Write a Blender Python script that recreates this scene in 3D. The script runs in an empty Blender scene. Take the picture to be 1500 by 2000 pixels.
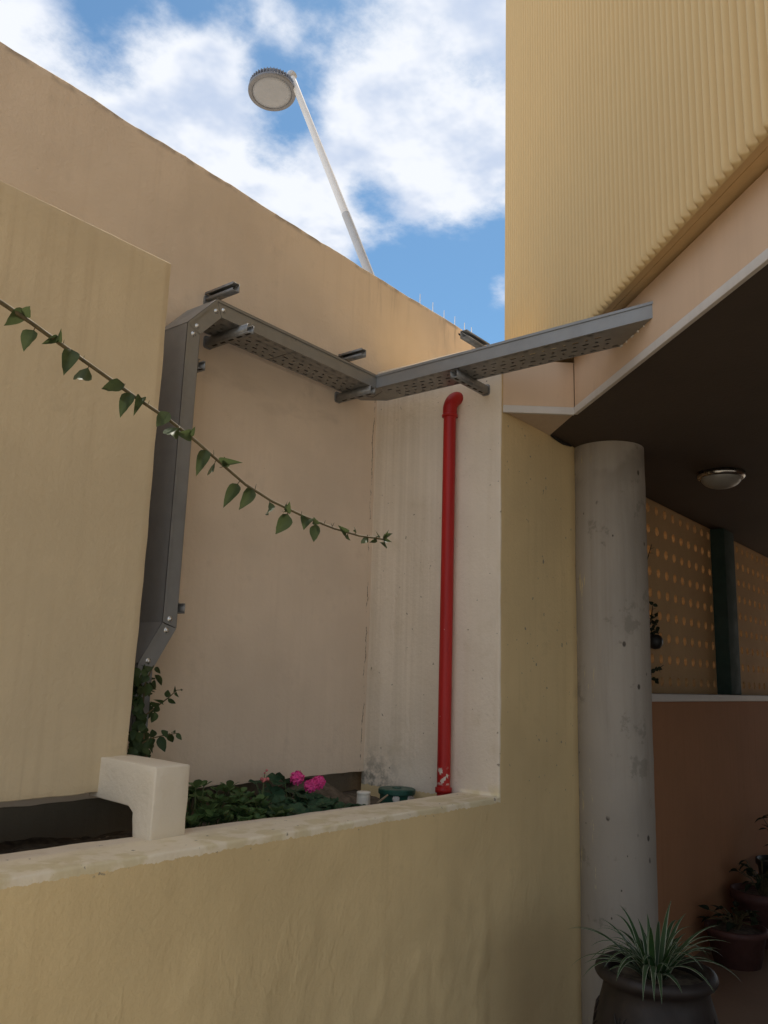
import bpy, bmesh, math, random
from mathutils import Vector, Matrix, noise
R = math.radians
random.seed(11)
scn = bpy.context.scene
col = scn.collection

# ------------------------------------------------------------------ camera
# world axes: X runs along the boundary wall away from the viewer, Y towards that wall, Z up
AX = Vector((0.6192, 0.1735, 0.7658)); PITCH, ROLL, YAW = R(11.33), R(1.87), R(38.66)
FPX, CXP, CYP, EYE = 1620.0, 750.0, 1000.0, 1.6
def _axes():
    cp, sp = math.cos(PITCH), math.sin(PITCH); c, s = math.cos(ROLL), math.sin(ROLL)
    rz = lambda v: Vector((c*v[0]-s*v[1], s*v[0]+c*v[1], v[2]))
    up, fw, rt = rz((0, -cp, sp)), rz((0, sp, cp)), rz((1, 0, 0))
    return fw*math.cos(YAW)+rt*math.sin(YAW), fw*math.sin(YAW)-rt*math.cos(YAW), up
D1, D2, UP = _axes()
def ray(x, y):
    r = Vector((x-CXP, y-CYP, FPX)); return Vector((r.dot(D1), r.dot(D2), r.dot(UP)))
OO = Vector((0, 0, EYE))
def aX(x, y, p): r = ray(x, y); return OO+r*(p/r.x)      # sight line met by the plane X = p
def aY(x, y, p): r = ray(x, y); return OO+r*(p/r.y)
def aZ(x, y, p): r = ray(x, y); return OO+r*((p-EYE)/r.z)
def aD(x, y, d): return OO+ray(x, y)*(d/FPX)
cd = bpy.data.cameras.new('camera'); cam = bpy.data.objects.new('camera', cd); col.objects.link(cam)
rt = Vector((D1.x, D2.x, UP.x)); dn = Vector((D1.y, D2.y, UP.y)); fw = Vector((D1.z, D2.z, UP.z))
cam.matrix_world = Matrix(((rt.x, -dn.x, -fw.x, 0), (rt.y, -dn.y, -fw.y, 0), (rt.z, -dn.z, -fw.z, EYE), (0, 0, 0, 1)))
cd.sensor_fit = 'VERTICAL'; cd.sensor_height = 36; cd.lens = 36*FPX/2000; cd.clip_start = 0.05; cd.clip_end = 2000
scn.camera = cam

# ------------------------------------------------------------------ light
SUN_H = Vector((0.87, 0.49)).normalized(); SUN_E = R(59)
SUN = Vector((SUN_H.x*math.cos(SUN_E), SUN_H.y*math.cos(SUN_E), math.sin(SUN_E)))
sl = bpy.data.lights.new('sun', 'SUN'); so = bpy.data.objects.new('sun', sl); col.objects.link(so)
sl.energy = 4.6; sl.angle = R(0.53); sl.color = (1, .93, .83)
so.rotation_euler = SUN.to_track_quat('Z', 'Y').to_euler()
scn.view_settings.view_transform = 'Standard'; scn.view_settings.look = 'None'
scn.view_settings.gamma = 1; scn.view_settings.exposure = 0.12; scn.view_settings.use_curve_mapping = False
scn.cycles.max_bounces = 6; scn.cycles.diffuse_bounces = 4; scn.cycles.glossy_bounces = 2; scn.cycles.transmission_bounces = 2
scn.render.film_transparent = False

class NT:
    def __init__(s, nt): s.t = nt; s.n = nt.nodes; s.l = nt.links
    def add(s, kind, **kw):
        n = s.n.new(kind)
        for k, v in kw.items(): setattr(n, k, v)
        return n
    def put(s, inp, v):
        if isinstance(v, bpy.types.NodeSocket): s.l.new(v, inp)
        elif v is not None:
            if isinstance(v, (tuple, list, Vector)) and inp.type == 'RGBA' and len(v) == 3: v = (*v, 1)
            inp.default_value = v
    def math(s, op, a, b=None, c=None, clamp=False):
        n = s.add('ShaderNodeMath', operation=op, use_clamp=clamp)
        for i, v in enumerate((a, b, c)):
            if v is not None: s.put(n.inputs[i], v)
        return n.outputs[0]
    def vmath(s, op, a, b=None):
        n = s.add('ShaderNodeVectorMath', operation=op)
        s.put(n.inputs[0], a)
        if b is not None: s.put(n.inputs[1], b)
        return n.outputs['Value'] if op in ('DOT_PRODUCT', 'LENGTH', 'DISTANCE') else n.outputs[0]
    def noise(s, vec, scale=1, detail=4, rough=.5, dist=0, mul=None):
        if mul is not None: vec = s.vmath('MULTIPLY', vec, mul)
        n = s.add('ShaderNodeTexNoise'); s.put(n.inputs['Vector'], vec); s.put(n.inputs['Scale'], scale)
        s.put(n.inputs['Detail'], detail); s.put(n.inputs['Roughness'], rough); s.put(n.inputs['Distortion'], dist)
        return n.outputs['Fac']
    def voro(s, vec, scale, out='Distance'):
        n = s.add('ShaderNodeTexVoronoi'); s.put(n.inputs['Vector'], vec); s.put(n.inputs['Scale'], scale)
        return n.outputs[out]
    def rng(s, v, a, b, c=0, d=1, smooth=True):
        n = s.add('ShaderNodeMapRange'); n.interpolation_type = 'SMOOTHSTEP' if smooth else 'LINEAR'
        for i, q in enumerate((v, a, b, c, d)): s.put(n.inputs[i], q)
        return n.outputs[0]
    def mix(s, f, a, b, mode='MIX'):
        n = s.add('ShaderNodeMix', data_type='RGBA', blend_type=mode); n.clamp_factor = True
        s.put(n.inputs[0], f); s.put(n.inputs[6], a); s.put(n.inputs[7], b); return n.outputs[2]
    def xyz(s, v):
        n = s.add('ShaderNodeSeparateXYZ'); s.put(n.inputs[0], v); return n.outputs

# ------------------------------------------------------------------ sky
w = bpy.data.worlds.new('World'); scn.world = w; w.use_nodes = True
W = NT(w.node_tree); W.n.clear()
wo = W.add('ShaderNodeOutputWorld'); bg = W.add('ShaderNodeBackground'); W.l.new(bg.outputs[0], wo.inputs[0])
sky = W.add('ShaderNodeTexSky', sky_type='NISHITA'); sky.sun_disc = False
sky.sun_elevation = SUN_E; sky.sun_rotation = math.atan2(SUN_H.x, SUN_H.y)
sky.air_density = 1.0; sky.dust_density = .25; sky.ozone_density = 2.0
w.cycles.sampling_method = 'MANUAL'; w.cycles.sample_map_resolution = 512
tc = W.add('ShaderNodeTexCoord'); dirv = W.vmath('NORMALIZE', tc.outputs['Generated'])
dz = W.xyz(dirv)[2]
# clouds lie in a flat layer: the direction is divided by its height so that they shrink towards the horizon
inv = W.math('DIVIDE', 1.0, W.math('MAXIMUM', W.math('ADD', dz, .12), .05))
cmb = W.add('ShaderNodeCombineXYZ'); [W.put(cmb.inputs[i], inv) for i in range(3)]
pl = W.vmath('ADD', W.vmath('MULTIPLY', dirv, cmb.outputs[0]), (3.7, 1.3, 0.0))
base = W.noise(pl, 3.4, 8, .62)
soft = W.noise(pl, 7.0, 4, .55)
dens = W.math('ADD', W.math('MULTIPLY', W.math('SUBTRACT', base, .5), 1.35), .575)
def blob(px, py, rad_px, amt):
    d = ray(px, py).normalized(); c = math.cos(rad_px/FPX)
    return W.rng(W.vmath('DOT_PRODUCT', dirv, tuple(d)), c, 1.0, 0, amt, False)
for b in ((195, 15, 170, -.46), (545, 235, 120, -.28), (700, 270, 120, .24), (560, 40, 100, -.10), (735, 365, 70, -.30), (860, 610, 210, -.52), (420, 0, 80, -.30), (690, 5, 110, -.05), (500, 110, 60, -.12),
          (40, 40, 110, .24), (330, 170, 170, .18), (840, 200, 200, .20), (560, 420, 150, .20), (330, 320, 140, .16), (975, 580, 60, .30), (830, 400, 140, .24)):
    dens = W.math('ADD', dens, blob(*b))
cmask = W.rng(dens, .32, .68)
shade = W.math('ADD', W.rng(soft, .32, .60), W.math('MULTIPLY', W.rng(dens, .85, .45), .3), clamp=True)
ccol = W.mix(shade, (5.3, 6.2, 7.9), (8.6, 8.9, 9.5))
skyc = W.mix(1.0, sky.outputs[0], (.76, 1.04, 1.10), 'MULTIPLY')
W.put(bg.inputs[0], W.mix(cmask, skyc, ccol)); bg.inputs[1].default_value = .1

# ------------------------------------------------------------------ materials
MATS = {}
def newmat(name):
    m = bpy.data.materials.new(name); m.use_nodes = True; t = NT(m.node_tree); MATS[name] = m
    b = t.n['Principled BSDF']; pos = t.add('ShaderNodeNewGeometry').outputs['Position']
    return m, t, b, pos
def bump(t, b, h, strength, dist=.01):
    n = t.add('ShaderNodeBump'); n.inputs['Strength'].default_value = strength; n.inputs['Distance'].default_value = dist
    t.put(n.inputs['Height'], h); t.l.new(n.outputs[0], b.inputs['Normal'])
def vary(c, k): return tuple(min(1, x*k) for x in c)
def plaster(name, c, streak=.25, grain=.35, spots=.5, second=None, rough=.85, stain=None, lumps=.0, even=1.):
    m, t, b, pos = newmat(name)
    big = t.noise(pos, 1.5, 3, .6)
    cc = t.mix(t.rng(big, .3, .7), vary(c, 1-.09*even), vary(c, 1+.06*even))
    if second: cc = second(t, pos, cc)
    if streak:
        st = t.noise(pos, 1, 3, .6, 0, (24, 24, .75))
        sm = t.math('MULTIPLY', t.rng(st, .46, .76), t.math('MULTIPLY', t.rng(big, .35, .65, .25, 1), streak))
        cc = t.mix(sm, cc, (c[0]*.62, c[1]*.56, c[2]*.50))
    blot = t.noise(pos, 6, 4, .65)
    cc = t.mix(t.math('MULTIPLY', t.rng(blot, .56, .80), .26*even), cc, vary(c, .60))
    if spots:
        v = t.voro(pos, 17)
        sp = t.math('MULTIPLY', t.rng(v, .05, .02), t.math('MULTIPLY', t.rng(blot, .50, .58), spots))
        cc = t.mix(sp, cc, (.09, .075, .06))
    if stain: cc = stain(t, pos, cc)
    t.put(b.inputs['Base Color'], cc); b.inputs['Roughness'].default_value = rough
    b.inputs['Specular IOR Level'].default_value = .25
    h = t.noise(pos, 55, 5, .62)
    if lumps:
        rd = t.math('ABSOLUTE', t.math('SUBTRACT', t.noise(pos, 1, 4, .6, 0, (5, 5, 2.2)), .5))
        h = t.math('ADD', h, t.math('MULTIPLY', t.math('MULTIPLY', t.rng(rd, .045, 0), t.rng(t.noise(pos, 2.1, 2), .53, .66)), lumps))
    bump(t, b, h, grain, .006)
    return m
def flat(name, c, rough=.6, metal=0, var=.08, scale=30, grain=.15, spec=.5, coat=0):
    m, t, b, pos = newmat(name)
    t.put(b.inputs['Base Color'], t.mix(t.rng(t.noise(pos, scale, 5, .6), .3, .7), vary(c, 1-var), vary(c, 1+var)))
    t.put(b.inputs['Roughness'], t.rng(t.noise(pos, scale*.6, 4), .3, .7, max(.05, rough-.08), min(1, rough+.08)))
    b.inputs['Metallic'].default_value = metal; b.inputs['Specular IOR Level'].default_value = spec
    if grain: bump(t, b, t.noise(pos, scale*6, 4), grain, .002)
    return m

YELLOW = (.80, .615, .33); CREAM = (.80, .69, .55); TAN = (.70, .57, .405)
def ledge_paint(t, pos, cc):
    x, y, z = t.xyz(pos)
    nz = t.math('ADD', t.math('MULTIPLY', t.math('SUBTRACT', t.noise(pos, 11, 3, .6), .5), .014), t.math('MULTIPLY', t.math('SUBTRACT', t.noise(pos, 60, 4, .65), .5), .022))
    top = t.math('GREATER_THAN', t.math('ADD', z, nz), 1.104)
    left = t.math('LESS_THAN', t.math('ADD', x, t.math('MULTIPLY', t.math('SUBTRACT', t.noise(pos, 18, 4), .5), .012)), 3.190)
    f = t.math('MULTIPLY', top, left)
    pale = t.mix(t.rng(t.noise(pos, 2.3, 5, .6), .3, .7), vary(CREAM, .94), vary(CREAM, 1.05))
    pale = t.mix(t.math('MULTIPLY', t.rng(z, 1.145, 1.135), t.rng(y, 2.10, 2.06)), pale, t.mix(t.rng(t.noise(pos, 5, 4, .6), .3, .7), (.93, .82, .62), (.90, .78, .58)))  # ledge top coloured lighter, standing in for sky light falling on it
    # tan wash marks where rain ran down the back half of the end wall
    rain = t.math('MULTIPLY', t.rng(y, 2.10, 2.32), t.rng(z, 1.16, 1.3))
    pale = t.mix(t.math('MULTIPLY', rain, t.rng(t.noise(pos, 1, 5, .6, 0, (1, 26, .5)), .38, .66, .06, .42)), pale, (.56, .46, .33))
    pale = t.mix(t.math('MULTIPLY', t.math('MULTIPLY', t.rng(y, 2.34, 2.56), t.rng(z, 1.34, 1.10)), t.rng(t.noise(pos, 22, 6, .7), .4, .62, 0, .8)), pale, (.13, .12, .09))
    pale = t.mix(t.math('MULTIPLY', t.math('MULTIPLY', t.rng(z, 1.19, 1.13), t.rng(y, 2.08, 1.98)), t.rng(t.noise(pos, 12, 4), .45, .58, 0, .55)), pale, (.70, .58, .30))
    chips = t.math('MULTIPLY', t.rng(t.noise(pos, 38, 3, .5), .70, .73), t.rng(z, 1.09, 1.10))
    return t.mix(chips, t.mix(f, cc, pale), (.36, .30, .22))
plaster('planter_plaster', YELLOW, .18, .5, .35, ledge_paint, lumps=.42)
def wall_grime(t, pos, cc):
    x, y, z = t.xyz(pos)
    drip = t.noise(pos, 1, 6, .65, .2, (15, 15, 1.6))
    near = t.rng(z, 3.42, 3.70)
    zone = t.rng(t.noise(pos, .9, 2, .5, 0, (1, 0, 0)), .42, .60)
    zone = t.math('MULTIPLY', zone, t.rng(x, 2.5, 3.1))
    f = t.math('MULTIPLY', t.math('MULTIPLY', t.rng(drip, .47, .66), near), zone)
    cc = t.mix(t.math('MULTIPLY', f, .55), cc, (.20, .165, .135))
    line = t.math('MULTIPLY', t.rng(z, 3.665, 3.695), t.rng(t.noise(pos, 10, 4), .44, .60, .0, .5))
    cc = t.mix(line, cc, (.12, .10, .085))
    # the coat has cracked open along the inside corner
    w1 = t.math('ABSOLUTE', t.math('ADD', t.math('SUBTRACT', x, 3.158), t.math('MULTIPLY', t.math('SUBTRACT', t.noise(pos, 6, 5, .75), .5), .06)))
    cr = t.math('MULTIPLY', t.math('MULTIPLY', t.rng(w1, .0035, .001), t.rng(z, 3.12, 3.08)), t.rng(t.noise(pos, 9, 4, .7), .42, .52))
    cc = t.mix(cr, cc, (.20, .155, .11))
    # rusty smudges under the tray
    sm = t.math('MULTIPLY', t.rng(t.math('ABSOLUTE', t.math('SUBTRACT', z, 2.80)), .12, .02), t.math('MULTIPLY', t.rng(t.noise(pos, 1, 4, .6, 0, (3, 3, 8)), .52, .72), .18))
    return t.mix(sm, cc, (.30, .22, .17))
plaster('wall_plaster', (.79, .655, .51), .12, .40, .3, stain=wall_grime)
plaster('panel_plaster', (.72, .59, .39), .32, .40, .2)
plaster('fin_plaster', (.88, .78, .62), .10, .55, .2)
plaster('fascia_paint', (.70, .51, .35), .10, .08, .05, rough=.6)
plaster('rib_paint', (.72, .535, .275), .05, .04, .0, rough=.55, even=.25)
plaster('under_paint', (.70, .49, .25), .10, .1, .05, rough=.7)
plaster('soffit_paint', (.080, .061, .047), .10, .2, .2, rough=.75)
plaster('soffit_board', (.62, .50, .38), .25, .2, .9, rough=.7)
plaster('trim_paint', (.64, .60, .55), .15, .1, .1, rough=.55)
plaster('orange_wall', (.42, .205, .10), .2, .25, .2)
plaster('screen_paint', (.52, .34, .17), .12, .2, .1)
plaster('dark_base', (.27, .22, .155), .3, .9, .5)  # wall foot below the render edge, darker and earthier than the wall above
plaster('paving', (.42, .36, .28), .0, .4, .4)
plaster('brown_floor', (.26, .17, .11), .0, .25, .3, rough=.6)
def concrete_extra(t, pos, cc):
    x, y, z = t.xyz(pos)
    cc = t.mix(t.math('MULTIPLY', t.rng(t.noise(pos, 1, 6, .6, .3, (7, 7, 1.4)), .42, .72), .45), cc, (.26, .235, .20))
    nz = t.noise(pos, 5, 3)
    wv = t.vmath('ADD', pos, t.vmath('MULTIPLY', pos, (.0, .0, -.35)))
    for sc, r0, lo in ((11, .125, .485), (23, .11, .57)):
        v = t.voro(wv, sc); cc = t.mix(t.math('MULTIPLY', t.rng(v, r0, r0*.55), t.rng(t.noise(pos, sc*.37, 2), lo, lo+.04)), cc, (.085, .072, .058))
    cc = t.mix(t.math('MULTIPLY', t.rng(t.noise(pos, 6, 5, .7), .60, .66), .55), cc, (.23, .21, .17))
    # dark mould under the soffit and yellow paint dragged onto the column beside the pier
    cc = t.mix(t.math('MULTIPLY', t.rng(z, 2.45, 2.80), t.rng(nz, .48, .66, 0, .4)), cc, (.13, .115, .09))
    lf = t.rng(t.math('SUBTRACT', y, t.math('MULTIPLY', x, .45)), -.005, .03)
    cc = t.mix(t.math('MULTIPLY', lf, t.rng(t.noise(pos, 1, 4, .7, 0, (30, 30, 3.5)), .62, .66)), cc, (.58, .48, .28))
    return cc
plaster('column_concrete', (.385, .34, .285), .28, .4, .6, concrete_extra)
flat('tray_metal', (.275, .278, .275), .42, .35, .06, 14, .05)
flat('tray_dark', (.13, .125, .12), .55, .3, .08, 14, .05)
flat('zinc', (.27, .27, .265), .5, .5, .16, 40, .08)
flat('bolt_zinc', (.62, .62, .60), .3, .9, .1, 60, .05)
flat('lamp_white', (.88, .88, .88), .3, 0, .03, 8, 0)
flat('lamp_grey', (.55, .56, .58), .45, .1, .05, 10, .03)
flat('lamp_housing', (.22, .23, .26), .45, .3, .06, 20, .05)
flat('diffuser', (.38, .41, .47), .5, 0, .03, 9, 0)
flat('green_post', (.022, .045, .036), .85, 0, .1, 14, .05)
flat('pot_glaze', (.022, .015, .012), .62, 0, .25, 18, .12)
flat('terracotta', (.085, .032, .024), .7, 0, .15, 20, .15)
flat('black_plastic', (.02, .02, .02), .5, 0, .1, 20, .05)
flat('soil', (.125, .098, .070), .95, 0, .5, 25, .8)
flat('spike_wire', (.85, .87, .90), .4, .0, .05, 20, 0)
flat('cup_plastic', (.78, .73, .62), .5, 0, .08, 30, .05)
flat('valve_green', (.018, .085, .060), .4, 0, .25, 40, .1)
flat('wood', (.34, .27, .18), .8, 0, .2, 40, .2)
flat('stem_brown', (.115, .085, .035), .7, 0, .25, 60, .1)
flat('stem_green', (.10, .14, .05), .6, 0, .2, 60, .1)
flat('pink_petal', (.90, .085, .34), .55, 0, .22, 90, .05)
flat('bud_pink', (.55, .16, .16), .6, 0, .25, 60, .05)
flat('dome_glass', (.26, .255, .235), .4, 0, .03, 10, 0)
flat('chrome', (.38, .37, .35), .25, 1, .05, 10, 0)
flat('dark_gap', (.02, .017, .014), .9, 0, .1, 10, 0)
m, t, b, pos = newmat('pipe_red')
x, y, z = t.xyz(pos)
cc = t.mix(t.rng(t.noise(pos, 1, 5, .6, 0, (20, 20, 2)), .35, .7), (.44, .014, .011), (.34, .010, .009))
chip = t.math('MULTIPLY', t.rng(t.noise(pos, 30, 4, .6), .55, .57), t.math('MULTIPLY', t.rng(z, 1.235, 1.215), t.rng(z, 1.150, 1.165)))
chip = t.math('MAXIMUM', chip, t.rng(t.noise(pos, 70, 3), .755, .77))
t.put(b.inputs['Base Color'], t.mix(chip, cc, (.62, .52, .44))); b.inputs['Roughness'].default_value = .45; b.inputs['Specular IOR Level'].default_value = .35
bump(t, b, t.noise(pos, 60, 3), .08, .002)
def leafmat(name, c, c2, back, rough=.55):
    m, t, b, pos = newmat(name)
    oi = t.add('ShaderNodeObjectInfo').outputs['Random']
    geo = t.add('ShaderNodeNewGeometry')
    cc = t.mix(t.rng(t.math('ADD', t.noise(pos, 45, 4), t.math('MULTIPLY', t.math('SUBTRACT', oi, .5), .5)), .3, .7), c, c2)
    t.put(b.inputs['Base Color'], t.mix(geo.outputs['Backfacing'], cc, back)); b.inputs['Roughness'].default_value = rough
    b.inputs['Specular IOR Level'].default_value = .25
    tr = t.add('ShaderNodeBsdfTranslucent'); t.put(tr.inputs[0], vary(c2, 1.8))
    mx = t.add('ShaderNodeMixShader'); mx.inputs[0].default_value = .22
    t.l.new(b.outputs[0], mx.inputs[1]); t.l.new(tr.outputs[0], mx.inputs[2])
    t.l.new(mx.outputs[0], t.n['Material Output'].inputs[0])
    bump(t, b, t.noise(pos, 160, 3), .25, .002)
leafmat('leaf_vine', (.040, .058, .022), (.068, .088, .034), (.075, .10, .045))
leafmat('leaf_dark', (.030, .055, .020), (.055, .085, .030), (.05, .07, .03))
leafmat('leaf_geranium', (.030, .075, .038), (.055, .115, .058), (.05, .08, .05), .55)
leafmat('leaf_succulent', (.060, .125, .040), (.105, .180, .062), (.07, .11, .05), .4)
leafmat('leaf_spider', (.022, .058, .020), (.042, .090, .030), (.05, .09, .04), .35)
leafmat('leaf_margin', (.30, .34, .22), (.42, .45, .31), (.45, .47, .35), .4)
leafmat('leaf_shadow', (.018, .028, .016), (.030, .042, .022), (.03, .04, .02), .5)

# ------------------------------------------------------------------ mesh helpers
class MB:
    def __init__(s): s.v = []; s.f = []; s.mi = []
    def face(s, pts, mi=0):
        i = len(s.v); s.v += [Vector(p) for p in pts]; s.f.append(tuple(range(i, i+len(pts)))); s.mi.append(mi)
    def prism(s, poly, vec, mi=0):
        a = [Vector(p) for p in poly]; vec = Vector(vec); n = len(a)
        nrm = Vector((0, 0, 0))
        for i in range(n): nrm += a[i].cross(a[(i+1) % n])
        if nrm.dot(vec) > 0: a = a[::-1]
        i = len(s.v); s.v += a+[p+vec for p in a]
        s.f.append(tuple(range(i, i+n))); s.f.append(tuple(range(i+2*n-1, i+n-1, -1))); s.mi += [mi, mi]
        for k in range(n): s.f.append((i+k, i+n+k, i+n+(k+1) % n, i+(k+1) % n)); s.mi.append(mi)
    def box(s, a, b, mi=0):
        x0, y0, z0 = a; x1, y1, z1 = b
        s.prism([(x0, y0, z0), (x1, y0, z0), (x1, y1, z0), (x0, y1, z0)], (0, 0, z1-z0), mi)
    def tube(s, pts, rad, n=10, caps=True, mi=0):
        pts = [Vector(p) for p in pts]; rs = rad if isinstance(rad, (list, tuple)) else [rad]*len(pts)
        i0 = len(s.v); u = None
        for k, p in enumerate(pts):
            d = (pts[min(k+1, len(pts)-1)]-pts[max(k-1, 0)]).normalized()
            if u is None: u = d.cross(Vector((0, 0, 1)) if abs(d.z) < .9 else Vector((1, 0, 0))).normalized()
            u = (u-d*u.dot(d)).normalized(); v = d.cross(u)
            for j in range(n):
                a = 2*math.pi*j/n; s.v.append(p+(u*math.cos(a)+v*math.sin(a))*rs[k])
        for k in range(len(pts)-1):
            for j in range(n):
                s.f.append((i0+k*n+j, i0+k*n+(j+1) % n, i0+(k+1)*n+(j+1) % n, i0+(k+1)*n+j)); s.mi.append(mi)
        if caps:
            e0 = i0+(len(pts)-1)*n; c0 = len(s.v); s.v += [s.v[i0+j].copy() for j in range(n)]+[s.v[e0+j].copy() for j in range(n)]
            s.f.append(tuple(c0+j for j in range(n))[::-1]); s.f.append(tuple(c0+n+j for j in range(n))); s.mi += [mi, mi]
    def lathe(s, prof, o, axis=(0, 0, 1), n=24, mi=0):
        o = Vector(o); ax = Vector(axis).normalized(); u = ax.cross(Vector((0, 0, 1)) if abs(ax.z) < .9 else Vector((1, 0, 0))).normalized(); v = ax.cross(u)
        i0 = len(s.v)
        for r, h in prof:
            for j in range(n):
                a = 2*math.pi*j/n; s.v.append(o+ax*h+(u*math.cos(a)+v*math.sin(a))*max(r, 1e-5))
        for k in range(len(prof)-1):
            for j in range(n):
                s.f.append((i0+k*n+j, i0+k*n+(j+1) % n, i0+(k+1)*n+(j+1) % n, i0+(k+1)*n+j)); s.mi.append(mi)
    def grid(s, p00, p10, p11, p01, nu, nv, mi=0):
        p00, p10, p11, p01 = map(Vector, (p00, p10, p11, p01)); i0 = len(s.v)
        for j in range(nv+1):
            for i in range(nu+1):
                u, v = i/nu, j/nv
                s.v.append((p00*(1-u)+p10*u)*(1-v)+(p01*(1-u)+p11*u)*v)
        for j in range(nv):
            for i in range(nu):
                a = i0+j*(nu+1)+i; s.f.append((a, a+1, a+nu+2, a+nu+1)); s.mi.append(mi)
    def mesh(s, name, mats, off=Vector((0, 0, 0)), smooth=False, weld=False, bevel=0, disp=None, normals=False):
        me = bpy.data.meshes.new(name); me.from_pydata([v-off for v in s.v], [], s.f)
        for mm in (mats if isinstance(mats, (list, tuple)) else [mats]): me.materials.append(MATS[mm])
        for p, k in zip(me.polygons, s.mi): p.material_index = k; p.use_smooth = smooth
        if weld or bevel or disp or normals:
            bm = bmesh.new(); bm.from_mesh(me)
            if weld or bevel: bmesh.ops.remove_doubles(bm, verts=bm.verts, dist=1e-4)
            if normals: bmesh.ops.recalc_face_normals(bm, faces=bm.faces)
            if bevel:
                es = [e for e in bm.edges if len(e.link_faces) == 2 and e.calc_face_angle(0) > .5]
                bmesh.ops.bevel(bm, geom=es, offset=bevel, segments=3, profile=.5, affect='EDGES', clamp_overlap=True)
            if disp:
                bm.normal_update(); mv = [(v, disp(v.co+off, v.normal)) for v in bm.verts]
                for v, d in mv: v.co += d
            bm.to_mesh(me); bm.free()
            if smooth or bevel:
                for p in me.polygons: p.use_smooth = True
        me.update(); return me
def link(o, parent=None):
    col.objects.link(o)
    if parent is not None: o.parent = parent
    return o
def tag(o, label=None, cat=None, group=None, kind=None):
    if label: o['label'] = label
    if cat: o['category'] = cat
    if group: o['group'] = group
    if kind: o['kind'] = kind
    return o
def thing(name, loc, label, cat, group=None):
    o = bpy.data.objects.new(name, None); o.empty_display_size = .1; o.location = loc; link(o); return tag(o, label, cat, group)
def wloc(p):
    v = Vector((0, 0, 0))
    while p is not None: v += p.location; p = p.parent
    return v
def part(name, mb, mats, parent=None, **kw):
    off = wloc(parent)
    o = bpy.data.objects.new(name, mb.mesh(name, mats, off, **kw)); return link(o, parent)
def solo(name, mb, mats, loc, label, cat, group=None, **kw):
    loc = Vector(loc); o = bpy.data.objects.new(name, mb.mesh(name, mats, loc, **kw)); o.location = loc; link(o); return tag(o, label, cat, group)
def struct(name, mb, mats, **kw):
    o = part(name, mb, mats, None, **kw); o['kind'] = 'structure'; return o
def wob(amp, sc=6., seed=0., amp2=0., sc2=25.):
    def f(p, n):
        q = p*sc+Vector((seed, seed*1.7, -seed)); d = n*(noise.noise(q)*amp)
        if amp2: d += n*(noise.noise(p*sc2+Vector((seed, 0, 0)))*amp2)
        return d
    return f

# ------------------------------------------------------------------ measures
ZL = 1.125; XE = 3.182; FY = 1.875; YL = 2.616; ZS = 2.828; ZT = 3.70; ZP = 3.17
front = lambda x: FY+(XE-x)*.0187
inner = lambda x: 2.074+(XE-x)*.048

# ------------------------------------------------------------------ ground
g = MB(); g.grid((-250, -250, 0), (250, -250, 0), (250, 250, 0), (-250, 250, 0), 4, 4); struct('ground', g, 'paving')
g = MB(); g.prism([(3.0, 1.87, .004), (-.6, -2.4, .004), (1.5, -9, .004), (12, -9, .004), (12, 1.87, .004)], (0, 0, .012)); struct('passage_floor', g, 'brown_floor')
g = MB()
nx, ny = 150, 22
for j in range(ny+1):
    for i in range(nx+1):
        x = -1.2+4.40*i/nx; y = 2.05+.66*j/ny
        z = 1.035+.018*noise.noise(Vector((x*5, y*5, 0)))+.012*noise.noise(Vector((x*22, y*22, 3)))+.006*noise.noise(Vector((x*60, y*60, 5)))+.11*max(0, min(1, (y-2.34)/.28))*max(0, min(1, (x-2.45)/.3))*max(.25, min(1, (3.05-x)/.15))
        g.v.append(Vector((x, y, z)))
for j in range(ny):
    for i in range(nx): a = j*(nx+1)+i; g.f.append((a, a+1, a+nx+2, a+nx+1)); g.mi.append(0)
struct('planter_soil', g, 'soil', smooth=True)

# ------------------------------------------------------------------ boundary wall
bw = thing('boundary_wall', (3, YL, 0), 'tall tan rendered boundary wall rising behind the planter to the sky', 'wall')
g = MB()
g.grid((-3, YL, 1.165), (3.168, YL, 1.165), (3.168, YL, ZT), (-3, YL, ZT), 200, 84)
g.grid((3.168, YL, 1.165), (12, YL, 1.165), (12, YL, ZT), (3.168, YL, ZT), 200, 84)
g.grid((-3, YL, ZT), (3.168, YL, ZT), (3.168, YL+.05, ZT), (-3, YL+.05, ZT), 200, 2)
g.grid((3.168, YL, ZT), (12, YL, ZT), (12, YL+.05, ZT), (3.168, YL+.05, ZT), 200, 2)
g.grid((-3, YL+.05, 1.165), (12, YL+.05, 1.165), (12, YL, 1.165), (-3, YL, 1.165), 300, 2)
def wdisp(p, n):
    d = n*(.004*noise.noise(p*2.1)+.0016*noise.noise(p*11))
    if p.z > ZT-.01: d += Vector((0, 0, .007*noise.noise(Vector((p.x*4, 0, 1)))+.004*noise.noise(Vector((p.x*19, 2, 1)))))
    if p.z < 1.17: d += Vector((0, 0, .006*noise.noise(Vector((p.x*9, 0, 1)))))
    return d
part('render_face', g, 'wall_plaster', bw, weld=True, bevel=.006, disp=wdisp)
g = MB(); g.box((-3, YL+.048, 1.17), (12, YL+.20, ZT-.006)); part('wall_core', g, 'wall_plaster', bw)
g = MB(); g.box((-3, YL+.075, 0), (12, YL+.20, 1.169)); part('wall_base', g, 'dark_base', bw)

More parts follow.
